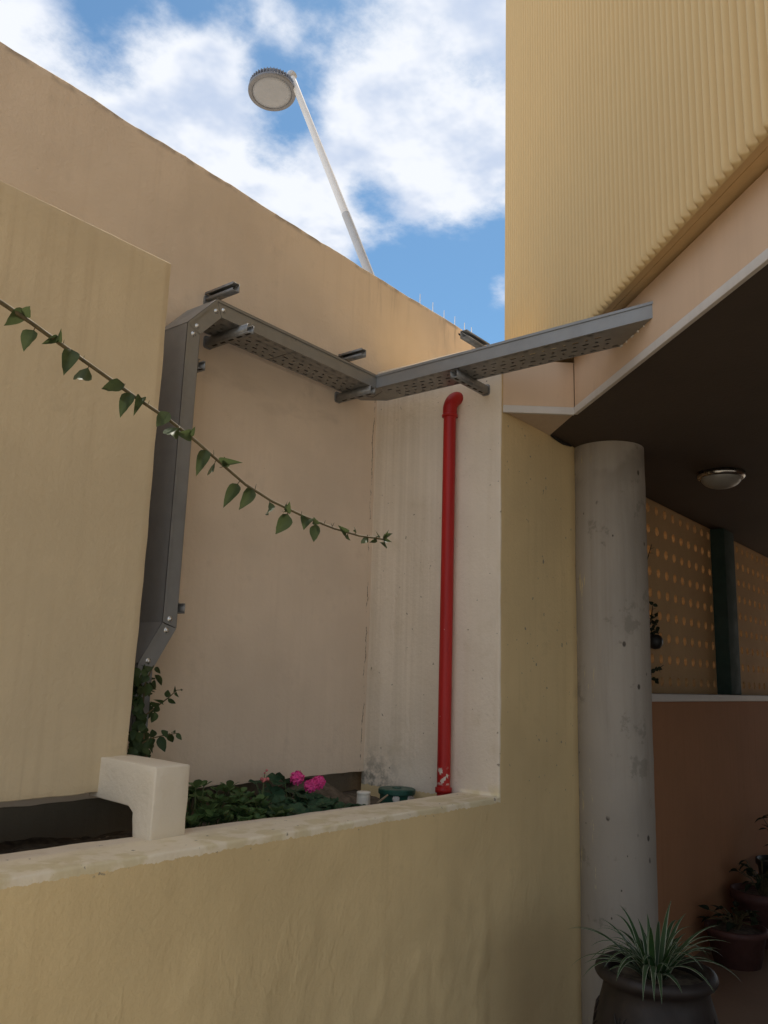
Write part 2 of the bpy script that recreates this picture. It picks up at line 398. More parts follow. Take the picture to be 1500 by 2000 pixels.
# ------------------------------------------------------------------ planter wall with pier (one rendered piece)
pw = thing('planter_wall', (2, FY, 0), 'low yellow planter wall with pale ledge, turning up into a tall pier', 'wall')
g = MB(); X0 = -1.6; XR = 4.05; s_ = 40.
def strip(xa, xb, za, zb, ya, yb, nu, nv): g.grid((xa, ya, za), (xb, yb, za), (xb, yb, zb), (xa, ya, zb), nu, nv)
strip(X0, XE, 0, ZL, front(X0), FY, 190, 46)
strip(XE, XR, 0, ZL, FY, FY, 30, 46)
strip(XE, XR, ZL, ZP, FY, FY, 30, 82)
g.grid((X0, front(X0), ZL), (XE, FY, ZL), (XE, 2.074, ZL), (X0, inner(X0), ZL), 190, 10)
g.grid((X0, inner(X0), ZL), (XE, 2.074, ZL), (XE, 2.074, .9), (X0, inner(X0), .9), 190, 9)
g.grid((XE, 2.074, ZL), (XE, FY, ZL), (XE, FY, ZP), (XE, 2.074, ZP), 10, 82)
g.grid((XE, 2.63, ZL), (XE, 2.074, ZL), (XE, 2.074, ZP), (XE, 2.63, ZP), 24, 82)
g.grid((XE, 2.63, .9), (XE, 2.074, .9), (XE, 2.074, ZL), (XE, 2.63, ZL), 24, 9)
g.grid((XE, FY, ZP), (XR, FY, ZP), (XR, 2.074, ZP), (XE, 2.074, ZP), 30, 10)
g.grid((XE, 2.074, ZP), (XR, 2.074, ZP), (XR, 2.63, ZP), (XE, 2.63, ZP), 30, 24)
g.grid((XR, FY, 0), (XR, 2.074, 0), (XR, 2.074, ZL), (XR, FY, ZL), 10, 46)
g.grid((XR, FY, ZL), (XR, 2.074, ZL), (XR, 2.074, ZP), (XR, FY, ZP), 10, 82)
def pdisp(p, n):
    d = n*(.004*noise.noise(p*2.6)+.002*noise.noise(p*9+Vector((4, 0, 0))))
    if n.y < -.5 and p.x < 3.1:      # blistered render low on the front
        k = max(0, min(1, (1.0-p.z)/.5)); q = Vector((p.x*6, 7, p.z*3))
        d += n*k*(.010*max(0, noise.noise(q))+.007*max(0, 1-abs(noise.noise(q*1.3+Vector((3, 1, 2))))*6))
    if ZL-.02 < p.z < ZL+.01: d += Vector((0, .0015*noise.noise(p*17), .0012*noise.noise(p*13)))
    return d
part('render_body', g, 'planter_plaster', pw, weld=True, bevel=.007, disp=pdisp)

# ------------------------------------------------------------------ hanging panel on its fin
PY = 2.340; PX = 1.655; PZ0, PZ1 = 1.227, 3.035
hp = thing('screen_panel', (PX, PY, PZ0), 'big tan streaked wall panel hanging above the planter on a stubby concrete fin', 'wall panel')
g = MB(); nxp, nzp = 90, 60
g.grid((-2, PY, PZ0), (PX, PY, PZ0), (PX, PY, PZ1), (-2, PY, PZ1), 120, 60)
g.grid((PX, PY, PZ0), (PX, PY+.055, PZ0), (PX, PY+.055, PZ1), (PX, PY, PZ1), 2, 60)
g.grid((PX, PY+.055, PZ0), (-2, PY+.055, PZ0), (-2, PY+.055, PZ1), (PX, PY+.055, PZ1), 120, 60)
g.grid((-2, PY, PZ1), (PX, PY, PZ1), (PX, PY+.055, PZ1), (-2, PY+.055, PZ1), 120, 2)
g.grid((-2, PY+.055, PZ0), (PX, PY+.055, PZ0), (PX, PY, PZ0), (-2, PY, PZ0), 120, 2)
def padisp(p, n):
    d = n*(.003*noise.noise(p*2.3)+.0012*noise.noise(p*12))
    if p.x > PX-.01: d += Vector((.004*noise.noise(Vector((0, 1, p.z*7))), 0, 0))
    if p.z < PZ0+.01: d += Vector((0, 0, .005*noise.noise(Vector((p.x*12, 1, 0)))))
    return d
part('panel', g, 'panel_plaster', hp, weld=True, bevel=.0025, disp=padisp)
FX0, FX1, FFY = 1.560, 1.684, 2.062
g = MB()
prof = [(FFY, ZL-.004), (FFY, 1.326), (PY+.05, 1.334), (PY+.05, 1.214), (2.18, 1.205), (2.158, 1.19), (2.150, ZL-.004)]
g.prism([(FX0, y, z) for y, z in prof], (FX1-FX0, 0, 0))
me = g.mesh('support_fin', 'fin_plaster', wloc(hp))
bm = bmesh.new(); bm.from_mesh(me); bmesh.ops.bevel(bm, geom=[e for e in bm.edges if e.calc_face_angle(0) > .3], offset=.0045, segments=2, profile=.5, affect='EDGES')
bmesh.ops.triangulate(bm, faces=bm.faces); bmesh.ops.subdivide_edges(bm, edges=[e for e in bm.edges if e.calc_length() > .03], cuts=3, use_grid_fill=True)
bm.normal_update()
for v, d in [(v, v.normal*(.0022*noise.noise(v.co*16)+.0012*noise.noise(v.co*50))) for v in bm.verts]: v.co += d
bm.to_mesh(me); bm.free()
for p in me.polygons: p.use_smooth = True
o = bpy.data.objects.new('support_fin', me); link(o, hp)

# ------------------------------------------------------------------ canopy and upper building
B2 = Vector((3.406, 1.615)); A2 = Vector((3.196, 1.872)); TD = Vector((-.678, -.735)).normalized(); ND = Vector((TD.y*-1, TD.x))   # ND points into the building
if ND.x < 0: ND = -ND
v3 = lambda p, z: Vector((p.x, p.y, z))
bd = thing('corrugated_building', (6, -2, 0), 'yellow corrugated upper storey with peach fascia and dark soffit over the passage', 'building')
E2 = B2+TD*6.5
g = MB(); ZF = 3.115
# dark soffit slab over the passage
pl_ = [Vector((3.62, 1.872)), Vector((3.43, 1.655))]
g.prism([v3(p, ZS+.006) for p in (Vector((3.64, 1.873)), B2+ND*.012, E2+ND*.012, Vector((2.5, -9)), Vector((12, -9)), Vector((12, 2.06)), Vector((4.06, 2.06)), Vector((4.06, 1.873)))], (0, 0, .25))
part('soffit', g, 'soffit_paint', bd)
g = MB(); g.prism([v3(p, ZS+.002) for p in (A2+Vector((.004, 0)), B2+ND*.002+TD*-.004, Vector((3.66, 1.873)))], (0, 0, .004)); part('soffit_board', g, 'soffit_board', bd)
g = MB(); g.tube([(3.66, 1.868, ZS), (3.70, 1.866, ZS-.003), (3.80, 1.866, ZS-.006), (3.89, 1.866, ZS)], [.002, .006, .008, .004], 6); part('joint_filler', g, 'dark_gap', bd)
def slab(p, q, z0, z1, th, nrm, mi=0, ext=0):
    g = MB(); g.prism([v3(p, z0), v3(q, z0), v3(q, z1), v3(p, z1)], v3(nrm*th, 0)); return g
RD = (B2-A2).normalized(); RN = Vector((RD.y, -RD.x)); RN = RN if RN.x > 0 else -RN
part('fascia', slab(B2+TD*.0015, E2, ZS+.03, ZF-.012, .03, ND), 'fascia_paint', bd, bevel=.002)
part('fascia_return', slab(A2, B2-RD*.0015, ZS+.03, 3.078, .03, RN), 'fascia_paint', bd, bevel=.002)
part('edge_trim', slab(B2-ND*.006+TD*.004, E2-ND*.006, ZS-.006, ZS+.029, .018, ND), 'trim_paint', bd, bevel=.002)
part('edge_trim', slab(A2-RN*.006, B2-RN*.006-RD*.002, ZS-.006, ZS+.029, .018, RN), 'trim_paint', bd, bevel=.002)
CC = Vector((3.962, 2.292)); CT = Vector((-.691, -.722)).normalized(); CN = Vector((-CT.y, CT.x)); CN = CN if CN.x > 0 else -CN
L = 9.3; PITCHR = .042; NR = int(L/PITCHR)
g = MB(); g.prism([v3(CC+CN*.012, ZF+.006), v3(CC+CT*L+CN*.012, ZF+.006), v3(CC+CT*L+CN*9, ZF+.006), v3(CC+CN*9, ZF+.006)], (0, 0, 5.4))
up = part('upper_wall', g, 'under_paint', bd)
# underside boards behind the ribs with their lengthwise groove
g = MB(); g.prism([v3(CC+CN*.013, ZF), v3(CC+CT*L+CN*.013, ZF), v3(CC+CT*L+CN*.045, ZF), v3(CC+CN*.045, ZF)], (0, 0, .02)); part('underside_board', g, 'under_paint', bd)
g = MB(); g.prism([v3(CC+CN*.051, ZF+.004), v3(CC+CT*L+CN*.051, ZF+.004), v3(CC+CT*L+CN*.30, ZF+.004), v3(CC+CN*.30, ZF+.004)], (0, 0, .02)); part('underside_board', g, 'under_paint', bd)
g = MB(); nseg = 10; hz = [(ZF-.012, .55), (ZF-.004, .93), (ZF+.012, 1.0), (ZF+5.3, 1.0)]
rows = []
for z, k in hz:
    r0 = len(g.v)
    for i in range(nseg+1):
        u = i/nseg; a = .5-.5*math.cos(2*math.pi*u)
        g.v.append(Vector((u*PITCHR, -(.024*a*k), z-ZF)))
    rows.append(r0)
for a, b_ in zip(rows, rows[1:]):
    for i in range(nseg): g.f.append((a+i, a+i+1, b_+i+1, b_+i)); g.mi.append(0)
r0 = len(g.v); g.v += [Vector((0, .010, -.012)), Vector((PITCHR, .010, -.012))]
g.f.append(tuple([r0+1]+[rows[0]+i for i in range(nseg, -1, -1)]+[r0])); g.mi.append(0)
rib = g.mesh('rib', 'rib_paint', smooth=True)
ang = math.atan2(CT.y, CT.x)
MR = Matrix.Rotation(ang, 4, 'Z')
side = MR @ Vector((0, -1, 0)); flip = side.xy.dot(CN) > 0       # ribs must stand out away from the building
for k in range(NR):
    p = CC+CT*(k*PITCHR)
    o = bpy.data.objects.new('rib', rib); col.objects.link(o); o.parent = up
    if flip: o.matrix_local = Matrix.Translation(v3(CC+CT*((k+1)*PITCHR), ZF)-wloc(up)) @ Matrix.Rotation(ang+math.pi, 4, 'Z')
    else: o.matrix_local = Matrix.Translation(v3(p, ZF)-wloc(up)) @ MR
# unseen wall added across the passage to block light and keep it dark
g = MB(); g.box((4.5, -2.2, 0), (12, -2.0, ZS+.004)); part('light_blocking_wall', g, 'orange_wall', bd)

# ------------------------------------------------------------------ perforated screen wall in the passage
sc_ = thing('perforated_screen_wall', (6.5, 1.9, 0), 'perforated tan screen on an orange parapet at the back of the passage', 'wall')
g = MB(); g.box((4.06, 1.86, 0), (12, 2.05, 1.515)); part('parapet', g, 'orange_wall', sc_, bevel=.004)
g = MB(); g.box((4.06, 1.835, 1.516), (12, 2.06, 1.562)); part('sill', g, 'trim_paint', sc_, bevel=.004)
def holed(x0, n, rows_, z0, pit, zpit, r, y, th, ztop, xend):
    g = MB(); m = 16
    sq = []
    for k in range(m):
        a = 2*math.pi*k/m; c, s = math.cos(a), math.sin(a); f = 1/max(abs(c), abs(s)); sq.append((c*f*.5, s*f*.5, c, s))
    for i in range(n):
        for j in range(rows_):
            cx, cz = x0+(i+.5)*pit, z0+(j+.5)*zpit; i0 = len(g.v)
            for yy in (y, y+th):
                for k in range(m): g.v.append(Vector((cx+sq[k][0]*pit, yy, cz+sq[k][1]*zpit)))
                for k in range(m): g.v.append(Vector((cx+sq[k][2]*r, yy, cz+sq[k][3]*r)))
            for k in range(m):
                q = (k+1) % m
                g.f.append((i0+k, i0+q, i0+m+q, i0+m+k)); g.f.append((i0+2*m+q, i0+2*m+k, i0+3*m+k, i0+3*m+q)); g.f.append((i0+m+k, i0+m+q, i0+3*m+q, i0+3*m+k)); g.mi += [0]*3
    zt = z0+rows_*zpit
    g.box((x0, y, zt), (x0+n*pit, y+th, ztop)); 
    if xend > x0+n*pit: g.box((x0+n*pit, y, z0), (xend, y+th, ztop))
    g.box((x0, y, 1.562), (x0+n*pit, y+th, z0))
    return g
for x0, n, xe in ((4.1255, 16, 6.72), (6.93, 20, 0)):
    part('perforated_panel', holed(x0, n, 9, 1.568, .157, .1415, .031, 2.0, .03, ZS+.003, xe), 'screen_paint', sc_, weld=True)
g = MB(); g.box((6.61, 1.895, 1.563), (6.87, 2.06, ZS+.004)); part('post', g, 'green_post', sc_, bevel=.006)

# ------------------------------------------------------------------ column
CXc, CYc, CR = 4.078, 1.746, .186
g = MB(); n_ = 48; hs = [0+ZS*i/70 for i in range(71)]; hs[-1] = ZS+.004
g.lathe([(CR, h) for h in hs], (CXc, CYc, 0), n=n_)
cdisp = lambda p, n: n*(.0028*noise.noise(p*4)+.0014*noise.noise(p*17))
solo('column', g, 'column_concrete', (CXc, CYc, 0), 'round bare grey concrete column under the soffit beside the yellow pier', 'column', smooth=True, disp=cdisp)

# ------------------------------------------------------------------ cable tray
YS, YW = 2.400, 2.575; XS, XW = 2.907, 3.080; ZB, ZC = 2.957, 3.019; TH = .0016
ct = thing('cable_tray', (1.8, YS, 1.2), 'grey metal cable tray climbing beside the panel and crossing to the fascia', 'cable tray')
rv = MB(); rv.lathe([(.0, .0075), (.004, .0068), (.0068, .0035), (.0075, .0012), (.0105, .001), (.0105, -.002)], (0, 0, 0), n=12)
rivet_me = rv.mesh('bolt', 'bolt_zinc', smooth=True)
def place(me, name, parent, M):
    o = bpy.data.objects.new(name, me); col.objects.link(o); o.parent = parent
    o.matrix_local = Matrix.Translation(-wloc(parent)) @ M; return o
def slotted(g, a0, a1, b0, b1, mk):
    """perforated plate; a runs along the tray, b across, mk(a, b) gives the point"""
    rows_ = 5; wid = (b1-b0); rw = .0085 if wid < .5 else .05
    cuts = [b0+wid*(k+.5)/rows_ for k in range(rows_)]; prev = b0
    def q(x0, x1, y0, y1):
        g.face([mk(x0, y0), mk(x1, y0), mk(x1, y1), mk(x0, y1)])
    for k, c in enumerate(cuts):
        q(a0, a1, prev, c-rw/2)
        x = a0; pos_ = a0+.012+(.026 if k % 2 else 0)
        sl = (.026, .011) if k % 3 else (.011, .026)
        i = 0
        while pos_ < a1-.03:
            ln = sl[i % 2]; q(x, pos_, c-rw/2, c+rw/2); x = pos_+ln; pos_ = x+.030; i += 1
        q(x, a1, c-rw/2, c+rw/2); prev = c+rw/2
    q(a0, a1, prev, b1)
outer = [(XS, ZC), (1.922, ZC), (1.792, 2.876), (1.792, 1.766), (1.706, 1.622), (1.706, 1.40)]
H = .062
def offs(k):
    p = Vector(outer[k]); d0 = (p-Vector(outer[k-1])).normalized() if k else None
    d1 = (Vector(outer[k+1])-p).normalized() if k < len(outer)-1 else None
    nl = lambda d: Vector((-d.y, d.x))
    if d0 is None: n = nl(d1); return p+n*H
    if d1 is None: n = nl(d0); return p+n*H
    m = (nl(d0)+nl(d1)).normalized(); return p+m*(H/m.dot(nl(d1)))
inn = [offs(k) for k in range(len(outer))]
P3 = lambda p, y: Vector((p[0], y, p[1]))
names = ['run', 'elbow', 'riser', 'elbow', 'riser']
for k in range(5):
    a, b_ = Vector(outer[k]), Vector(outer[k+1]); ai, bi = inn[k], inn[k+1]
    d = (b_-a).normalized(); gap = .0012
    if k: a = a+d*gap; ai = ai+d*gap
    b_ = b_-d*gap; bi = bi-d*gap
    g = MB(); nrm = Vector((-d.y, d.x))
    jig = .0008*k
    for y0 in (YS+jig, YW-TH-jig): g.prism([P3(a+nrm*.003, y0), P3(b_+nrm*.003, y0), P3(bi, y0), P3(ai, y0)], (0, TH, 0))
    if k == 0:
        slotted(g, min(bi.x, ai.x)+.0, 2.358, YS+TH, YW-TH, lambda x, y: Vector((x, y, ZB)))
        slotted(g, 2.363, XS, YS+TH, YW-TH, lambda x, y: Vector((x, y, ZB)))
        g.box((2.357, YS-.0006, ZB+.045), (2.3595, YS+.001, ZC-.006), 1)
    elif k == 1:
        L1 = (bi-ai).length
        slotted(g, 0, L1, YS+TH, YW-TH, lambda s, y: P3(ai+d*s, y))
    else: g.prism([P3(ai, YS+TH), P3(bi, YS+TH), P3(bi, YW-TH), P3(ai, YW-TH)], P3(-nrm*.001, 0))
    pt = part(names[k], g, ['tray_metal', 'tray_dark'], ct)
    g = MB()   # cover with turned-down lips standing proud of the side
    oa, ob = a-nrm*.0035, b_-nrm*.0035
    g.prism([P3(oa, YS-.004), P3(ob, YS-.004), P3(ob, YW+.004), P3(oa, YW+.004)], P3(nrm*.0016, 0))
    for y0 in (YS-.004, YW+.0025): g.prism([P3(oa, y0), P3(ob, y0), P3(ob+nrm*.011, y0), P3(oa+nrm*.011, y0)], (0, .0015, 0))
    part('cover', g, 'tray_metal', pt)
    ends = {0: (1,), 1: (0, 1), 2: (0, 1), 3: (0, 1), 4: (0,)}[k]
    for e in ends:
        c = ((b_+bi)/2-d*.020) if e else ((a+ai)/2+d*.020)
        place(rivet_me, 'bolt', pt, Matrix.Translation(P3(c, YS+jig-.0005)) @ Matrix.Rotation(R(90), 4, 'X'))
# second run: from the corner over to the fascia
def fas_y(x, off=0.):    # where the fascia plane is met at X = x
    s = (x-(B2.x-ND.x*off))/TD.x; return (B2.y-ND.y*off)+TD.y*s
XSe, XWe = XS-.028, XW-.012; ye0, ye1 = fas_y(XSe)-.012, fas_y(XWe)-.01
lerpx = lambda y, a, b: a+(b-a)*(YS-y)/(YS-ye0)
g = MB()
g.prism([(XS, YS-.0012, ZB), (XSe, ye0, ZB), (XSe, ye0, ZC-.003), (XS, YS-.0012, ZC-.003)], (TH, 0, 0))
g.prism([(XW-TH, 2.43, ZB), (XWe-TH, ye1, ZB), (XWe-TH, ye1, ZC-.003), (XW-TH, 2.43, ZC-.003)], (TH, 0, 0))
slotted(g, ye1, YS-.002, 0, 1, lambda y, q: Vector((lerpx(y, XS, XSe)*(1-q)+lerpx(y, XW, XWe)*q, y, ZB)))
g.face([(lerpx(ye1, XS, XSe)+TH, ye1, ZB), (XWe-TH, ye1, ZB), (XSe+TH, ye0, ZB)])
r2 = part('run', g, 'tray_metal', ct)
g = MB()
g.prism([(XS-.004, YS-.004, ZC+.0019), (XSe-.004, ye0-.006, ZC+.0019), (XWe+.004, ye1, ZC+.0019), (XW+.004, YS-.004, ZC+.0019)], (0, 0, .0016))
g.prism([(XS-.004, YS-.004, ZC-.0075), (XSe-.004, ye0-.006, ZC-.0075), (XSe-.004, ye0-.006, ZC+.0018), (XS-.004, YS-.004, ZC+.0018)], (.0015, 0, 0))
part('cover', g, 'tray_metal', r2)
# corner piece with a chamfered back
g = MB(); cp = [(XS, YS), (XW, YS), (XW, 2.47), (3.005, YW), (XS, YW)]
g.prism([(x, y, ZB+.0006) for x, y in cp], (0, 0, .0012)); g.prism([(x, y, ZC+.0019) for x, y in cp], (0, 0, .0016))
for p, q in zip(cp[1:], cp[2:]): 
    g.face([(p[0], p[1], ZB), (q[0], q[1], ZB), (q[0], q[1], ZC), (p[0], p[1], ZC)])
g.tube([(XS+.002, YW-.003, ZB-.0004), (3.0, 2.49, ZB-.0004), (XS+.05, YS+.0, ZB-.0004)], .0012, 4, mi=1)
part('corner_piece', g, ['tray_metal', 'tray_dark'], ct)
g = MB()   # loose sealant and broken render where the tray enters the fascia
for i in range(26):
    s = random.random(); z = random.choice((ZB-.004, ZC+.006)) if i % 3 else ZB+.06*random.random(); x = XS+(XW-XS)*s if z != ZB else XS
    y = fas_y(x)-.0; c = Vector((x, y+.002, z)); r = .003+.004*random.random()
    g.lathe([(0, -r), (r*.8, -r*.5), (r, 0), (r*.7, r*.6), (0, r)], c, n=6)
part('sealant', g, 'trim_paint', ct)

# ------------------------------------------------------------------ strut brackets that carry the tray
def strut_mesh(ln, open_dir, sz=.036, slots=False):
    """lipped channel along +u from the wall; local axes u = away from wall, v = open side, w = up"""
    g = MB(); t_ = .0025; h = sz/2
    g.box((0, -h, -h), (ln, -h+t_, h))                               # web
    g.box((0, -h+t_, -h), (ln, h, -h+t_)); g.box((0, -h+t_, h-t_), (ln, h, h))
    g.box((0, h-t_, -h+t_), (ln, h, -h+.010)); g.box((0, h-t_, h-.010), (ln, h, h-t_))
    return g
def bracket(loc, out, opn, ln, label, group, plate=(.045, .055), pz=-.0, collar=True):
    out = Vector(out); opn = Vector(opn); wv = out.cross(opn)
    t_ = thing('strut_bracket', loc, label, 'bracket', group)
    M = Matrix((out, opn, wv)).transposed().to_4x4()
    def put(name, g, mat, bev=.0008):
        for v in g.v: v.xyz = M.to_3x3() @ v
        me = g.mesh(name, mat, bevel=bev) if bev else g.mesh(name, mat, smooth=True)
        o = bpy.data.objects.new(name, me); link(o, t_); return o
    put('arm', strut_mesh(ln, 0), 'zinc', 0)
    g = MB()
    for k in range(int(ln/.05)):          # slot row pressed into the web
        g.box((.035+k*.05, -.0190, -.005), (.063+k*.05, -.0182, .005))
    put('slot', g, 'dark_gap', 0)
    g = MB(); pw_, ph = plate; up_ = Vector((0, 0, 1)); iu = M.to_3x3().inverted() @ up_; hor = iu.cross(Vector((1, 0, 0)))
    ring = []
    for k in range(20):
        a = 2*math.pi*k/20; c, s = math.cos(a), math.sin(a)
        ring.append(hor*(pw_/2*math.copysign(abs(c)**.5, c))+iu*(ph/2*math.copysign(abs(s)**.5, s)+pz))
    g.prism(ring, (.006, 0, 0)); put('wall_plate', g, 'zinc', .001)
    g = MB(); g.lathe([(0, .022), (.009, .022), (.0095, .013), (.013, .012), (.013, .0)], iu*(pz-math.copysign(.04, -pz) if abs(pz) > .01 else .0)+Vector((.006, 0, 0)), (1, 0, 0), 6)
    put('bolt', g, 'bolt_zinc', 0)
    return t_
GB = 'strut brackets carrying the cable tray'
bracket((2.06, YL, ZB-.0200), (0, -1, 0), (0, 0, 1), .262, 'galvanised strut bracket under the tray just after its upper elbow', GB, pz=.004)
bracket((2.045, YL, 3.135), (0, -1, 0), (-1, 0, 0), .175, 'galvanised strut bracket above the tray elbow, rising behind its peak', GB, pz=-.018)
bracket((2.875, YL, ZB-.0200), (0, -1, 0), (0, 0, 1), .225, 'galvanised strut bracket under the inside corner of the cable tray', GB, pz=.004)
bracket((2.885, YL, 3.145), (0, -1, 0), (-1, 0, 0), .150, 'galvanised strut bracket above the tray shortly before its corner', GB, pz=-.018)
bracket((XE, 1.955, ZB-.0200), (-1, 0, 0), (0, 0, 1), .275, 'galvanised strut bracket under the second tray run, above the red pipe', GB, pz=.004)
bracket((XE, 1.955, 3.152), (-1, 0, 0), (0, -1, 0), .20, 'dark strut bracket above the second tray run, seen against the sky', GB, pz=-.018)
bracket((1.880, YL, 2.742), (0, -1, 0), (0, 0, 1), .205, 'small strut bracket beside the tray riser just below the upper elbow', GB, pz=0)
bracket((1.874, YL, 1.822), (0, -1, 0), (0, 0, 1), .205, 'small strut bracket beside the foot of the tray riser', GB, pz=0)

# ------------------------------------------------------------------ red pipe
pp = thing('red_pipe', (3.138, 2.128, 1.03), 'red drain pipe with elbow standing against the pale end wall', 'pipe')
px_, py_ = 3.1375, 2.128
g = MB(); g.tube([(px_, py_, 1.0+1.86*i/40) for i in range(41)], .0295, 24); part('pipe', g, 'pipe_red', pp, smooth=True)
g = MB(); pts = []
for i in range(13):
    a = R(90)*i/12; pts.append((px_+.052-.052*math.cos(a), py_-.012*math.sin(a), 2.872+.058*math.sin(a)))
g.tube([(px_, py_, 2.83)]+[(px_, py_, 2.85)]+pts+[(px_+.09, py_-.012, 2.93)], .034, 24); part('elbow', g, 'pipe_red', pp, smooth=True)
g = MB(); g.lathe([(.0290, 0), (.0375, .001), (.0385, .010), (.036, .014), (.0300, .016)], (px_, py_, 2.826), n=24); part('collar', g, 'pipe_red', pp, smooth=True)
g = MB(); g.lathe([(.0290, 0), (.0365, .001), (.0365, .022), (.0290, .024)], (px_, py_, 1.120), n=24); part('collar', g, 'pipe_red', pp, smooth=True)

# ------------------------------------------------------------------ lamp on its leaning pole
foot = aY(720, 531, 2.73); top = aD(567, 143, 5.35)
lp = thing('lamp_post', foot, 'round flat floodlight on a leaning white pole above the boundary wall', 'lamp')
ax = (top-foot).normalized()
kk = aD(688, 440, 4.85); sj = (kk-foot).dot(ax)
g = MB(); g.tube([foot-ax*.15+ax*(sj+.15)*(i/8) for i in range(9)], .0245, 20); part('pole_shaded_part', g, 'lamp_grey', lp, smooth=True)  # lower pole coloured grey for the shade that lies on it
ps = [foot+ax*(sj-.02)+(top-foot-ax*(sj-.02))*(i/16) for i in range(17)]
g = MB(); g.tube(ps+[top+ax*.006], [.0232-.0027*i/16 for i in range(17)]+[.014], 20); part('pole', g, 'lamp_white', lp, smooth=True)
g = MB(); g.box(foot-Vector((.05, .03, .10)), foot+Vector((.05, .05, -.06))); part('base_plate', g, 'lamp_grey', lp, bevel=.003)
hc = aD(531.5, 178, 5.30)
tocam = (OO-hc).normalized(); nd = (Vector((0, 0, -1))*.80+tocam*.20+Vector((.03, 0, 0))).normalized()
Rr = .152; 
hd = MB(); hd.lathe([(0, -.075), (.09, -.075), (.105, -.055), (Rr*.86, -.052), (Rr*.86, -.004), (Rr*.985, -.003), (Rr, 0), (Rr, .012), (Rr*.97, .017), (.128, .018), (.124, .011), (0, .011)], hc, nd, 48)
h_ = part('lamp_head', hd, 'lamp_housing', lp, smooth=False)
g = MB(); g.lathe([(.1235, .010), (.1235, .0145), (.10, .0165), (0, .0175)], hc, nd, 48); part('diffuser', g, 'diffuser', lp, smooth=True)
u = nd.cross(Vector((0, 0, 1))).normalized(); v = nd.cross(u)
for k in range(44):
    a = 2*math.pi*k/44; rd = u*math.cos(a)+v*math.sin(a); tg = nd.cross(rd)
    g = MB(); c0 = hc+rd*(Rr*.80); g.prism([c0-tg*.0022-nd*.004, c0-tg*.0022-nd*.05, c0+rd*Rr*.15-tg*.0022-nd*.046, c0+rd*Rr*.185-tg*.0022-nd*.004], tg*.0044)
    part('cooling_fin', g, 'lamp_housing', h_)
g = MB(); c1 = hc-nd*.03; g.tube([c1, c1*.45+top*.55, top-ax*.02], .012, 10); g.lathe([(0, -.02), (.03, -.02), (.03, .02), (0, .02)], top-ax*.03, (top-hc).normalized(), 12)
part('mount_arm', g, 'lamp_grey', lp)

# ------------------------------------------------------------------ bird spikes on the wall top
bs = thing('bird_spike_strip', (3.88, YL+.05, ZT), 'row of thin clear bird spikes standing on the wall top', 'bird spikes')
g = MB(); g.box((3.55, YL+.035, ZT-.002), (4.25, YL+.055, ZT+.006)); part('strip', g, 'spike_wire', bs)
for x, y, yt, lean in ((820, 595, 576, 0), (845, 612, 592, 0), (867, 625, 608, 0), (888, 638, 620, 0), (907, 648, 632, 0), (922, 653, 642, -.01)):
    p = aY(x, y, YL+.045); q = aY(x, yt, YL+.045)
    g = MB(); g.tube([Vector((p.x, p.y, ZT)), Vector((p.x+lean, q.y, q.z+.006))], [.0030, .0020], 5); part('spike', g, 'spike_wire', bs)

# ------------------------------------------------------------------ ceiling light
cl = thing('ceiling_light', (4.863, 1.395, ZS), 'round ceiling light with chrome ring and frosted dome under the soffit', 'ceiling light')
g = MB(); g.lathe([(0, 0), (.128, 0), (.132, -.006), (.132, -.026), (.124, -.034), (.112, -.034)], (4.863, 1.395, ZS+.004), n=40); part('ring', g, 'chrome', cl, smooth=True)
g = MB(); g.lathe([(.112*math.cos(a), -.032-.062*math.sin(a)) for a in [R(90)*i/10 for i in range(11)]], (4.863, 1.395, ZS+.004), n=40); part('glass_dome', g, 'dome_glass', cl, smooth=True)

# ------------------------------------------------------------------ leaves
def leaf_mesh(name, mat, prof, fold=.18, curl=.25, wave=.0, twist=0., n=8, mats=None, cols=1):
    g = MB(); rows_ = []
    for i in range(n+1):
        t = i/n; wd = prof(t); a = curl*t*t*1.6
        x = t*(1-.25*abs(curl)*t); z = -curl*.55*t*t
        tw = twist*t
        row = []
        for s in (-1, -.5, 0, .5, 1):
            y = s*wd; zz = z+abs(s)*wd*fold+wave*math.sin(t*19+s*3)*abs(s)*.5
            row.append(Vector((x, y*math.cos(tw)-0*math.sin(tw), zz+y*math.sin(tw))))
        i0 = len(g.v); g.v += row; rows_.append(i0)
    for a, b_ in zip(rows_, rows_[1:]):
        for k in range(4): g.f.append((a+k, b_+k, b_+k+1, a+k+1)); g.mi.append(0)
    return g.mesh(name, mat, smooth=True)
ov = lambda t: .5*max(.02, math.sin(math.pi*min(1, t**.75))**.85)*(1-.35*t)*1.15 if t < 1 else .004
rd_ = lambda t: .5*max(.03, math.sin(math.pi*min(1, t*.97+.02))**.55)
LV = [leaf_mesh('leaf', 'leaf_vine', ov, .30, .45, .04, .25), leaf_mesh('leaf', 'leaf_vine', ov, .55, .75, .06, .7), leaf_mesh('leaf', 'leaf_vine', ov, .10, .12, .05, -.3), leaf_mesh('leaf', 'leaf_vine', ov, .9, .7, .02, .2)]
LD = [leaf_mesh('leaf', 'leaf_dark', ov, .20, .30, .02), leaf_mesh('leaf', 'leaf_dark', ov, .45, .5, .03, .4), leaf_mesh('leaf', 'leaf_dark', ov, .1, .1, .04, -.3)]
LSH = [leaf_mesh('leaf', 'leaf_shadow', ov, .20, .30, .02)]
LSU = [leaf_mesh('leaf', 'leaf_succulent', lambda t: .5*max(.06, math.sin(math.pi*min(1, t**1.35*.98+.01))**.6), .06, .1), leaf_mesh('leaf', 'leaf_succulent', lambda t: .5*max(.06, math.sin(math.pi*min(1, t**1.5*.98+.01))**.6), .2, -.15)]
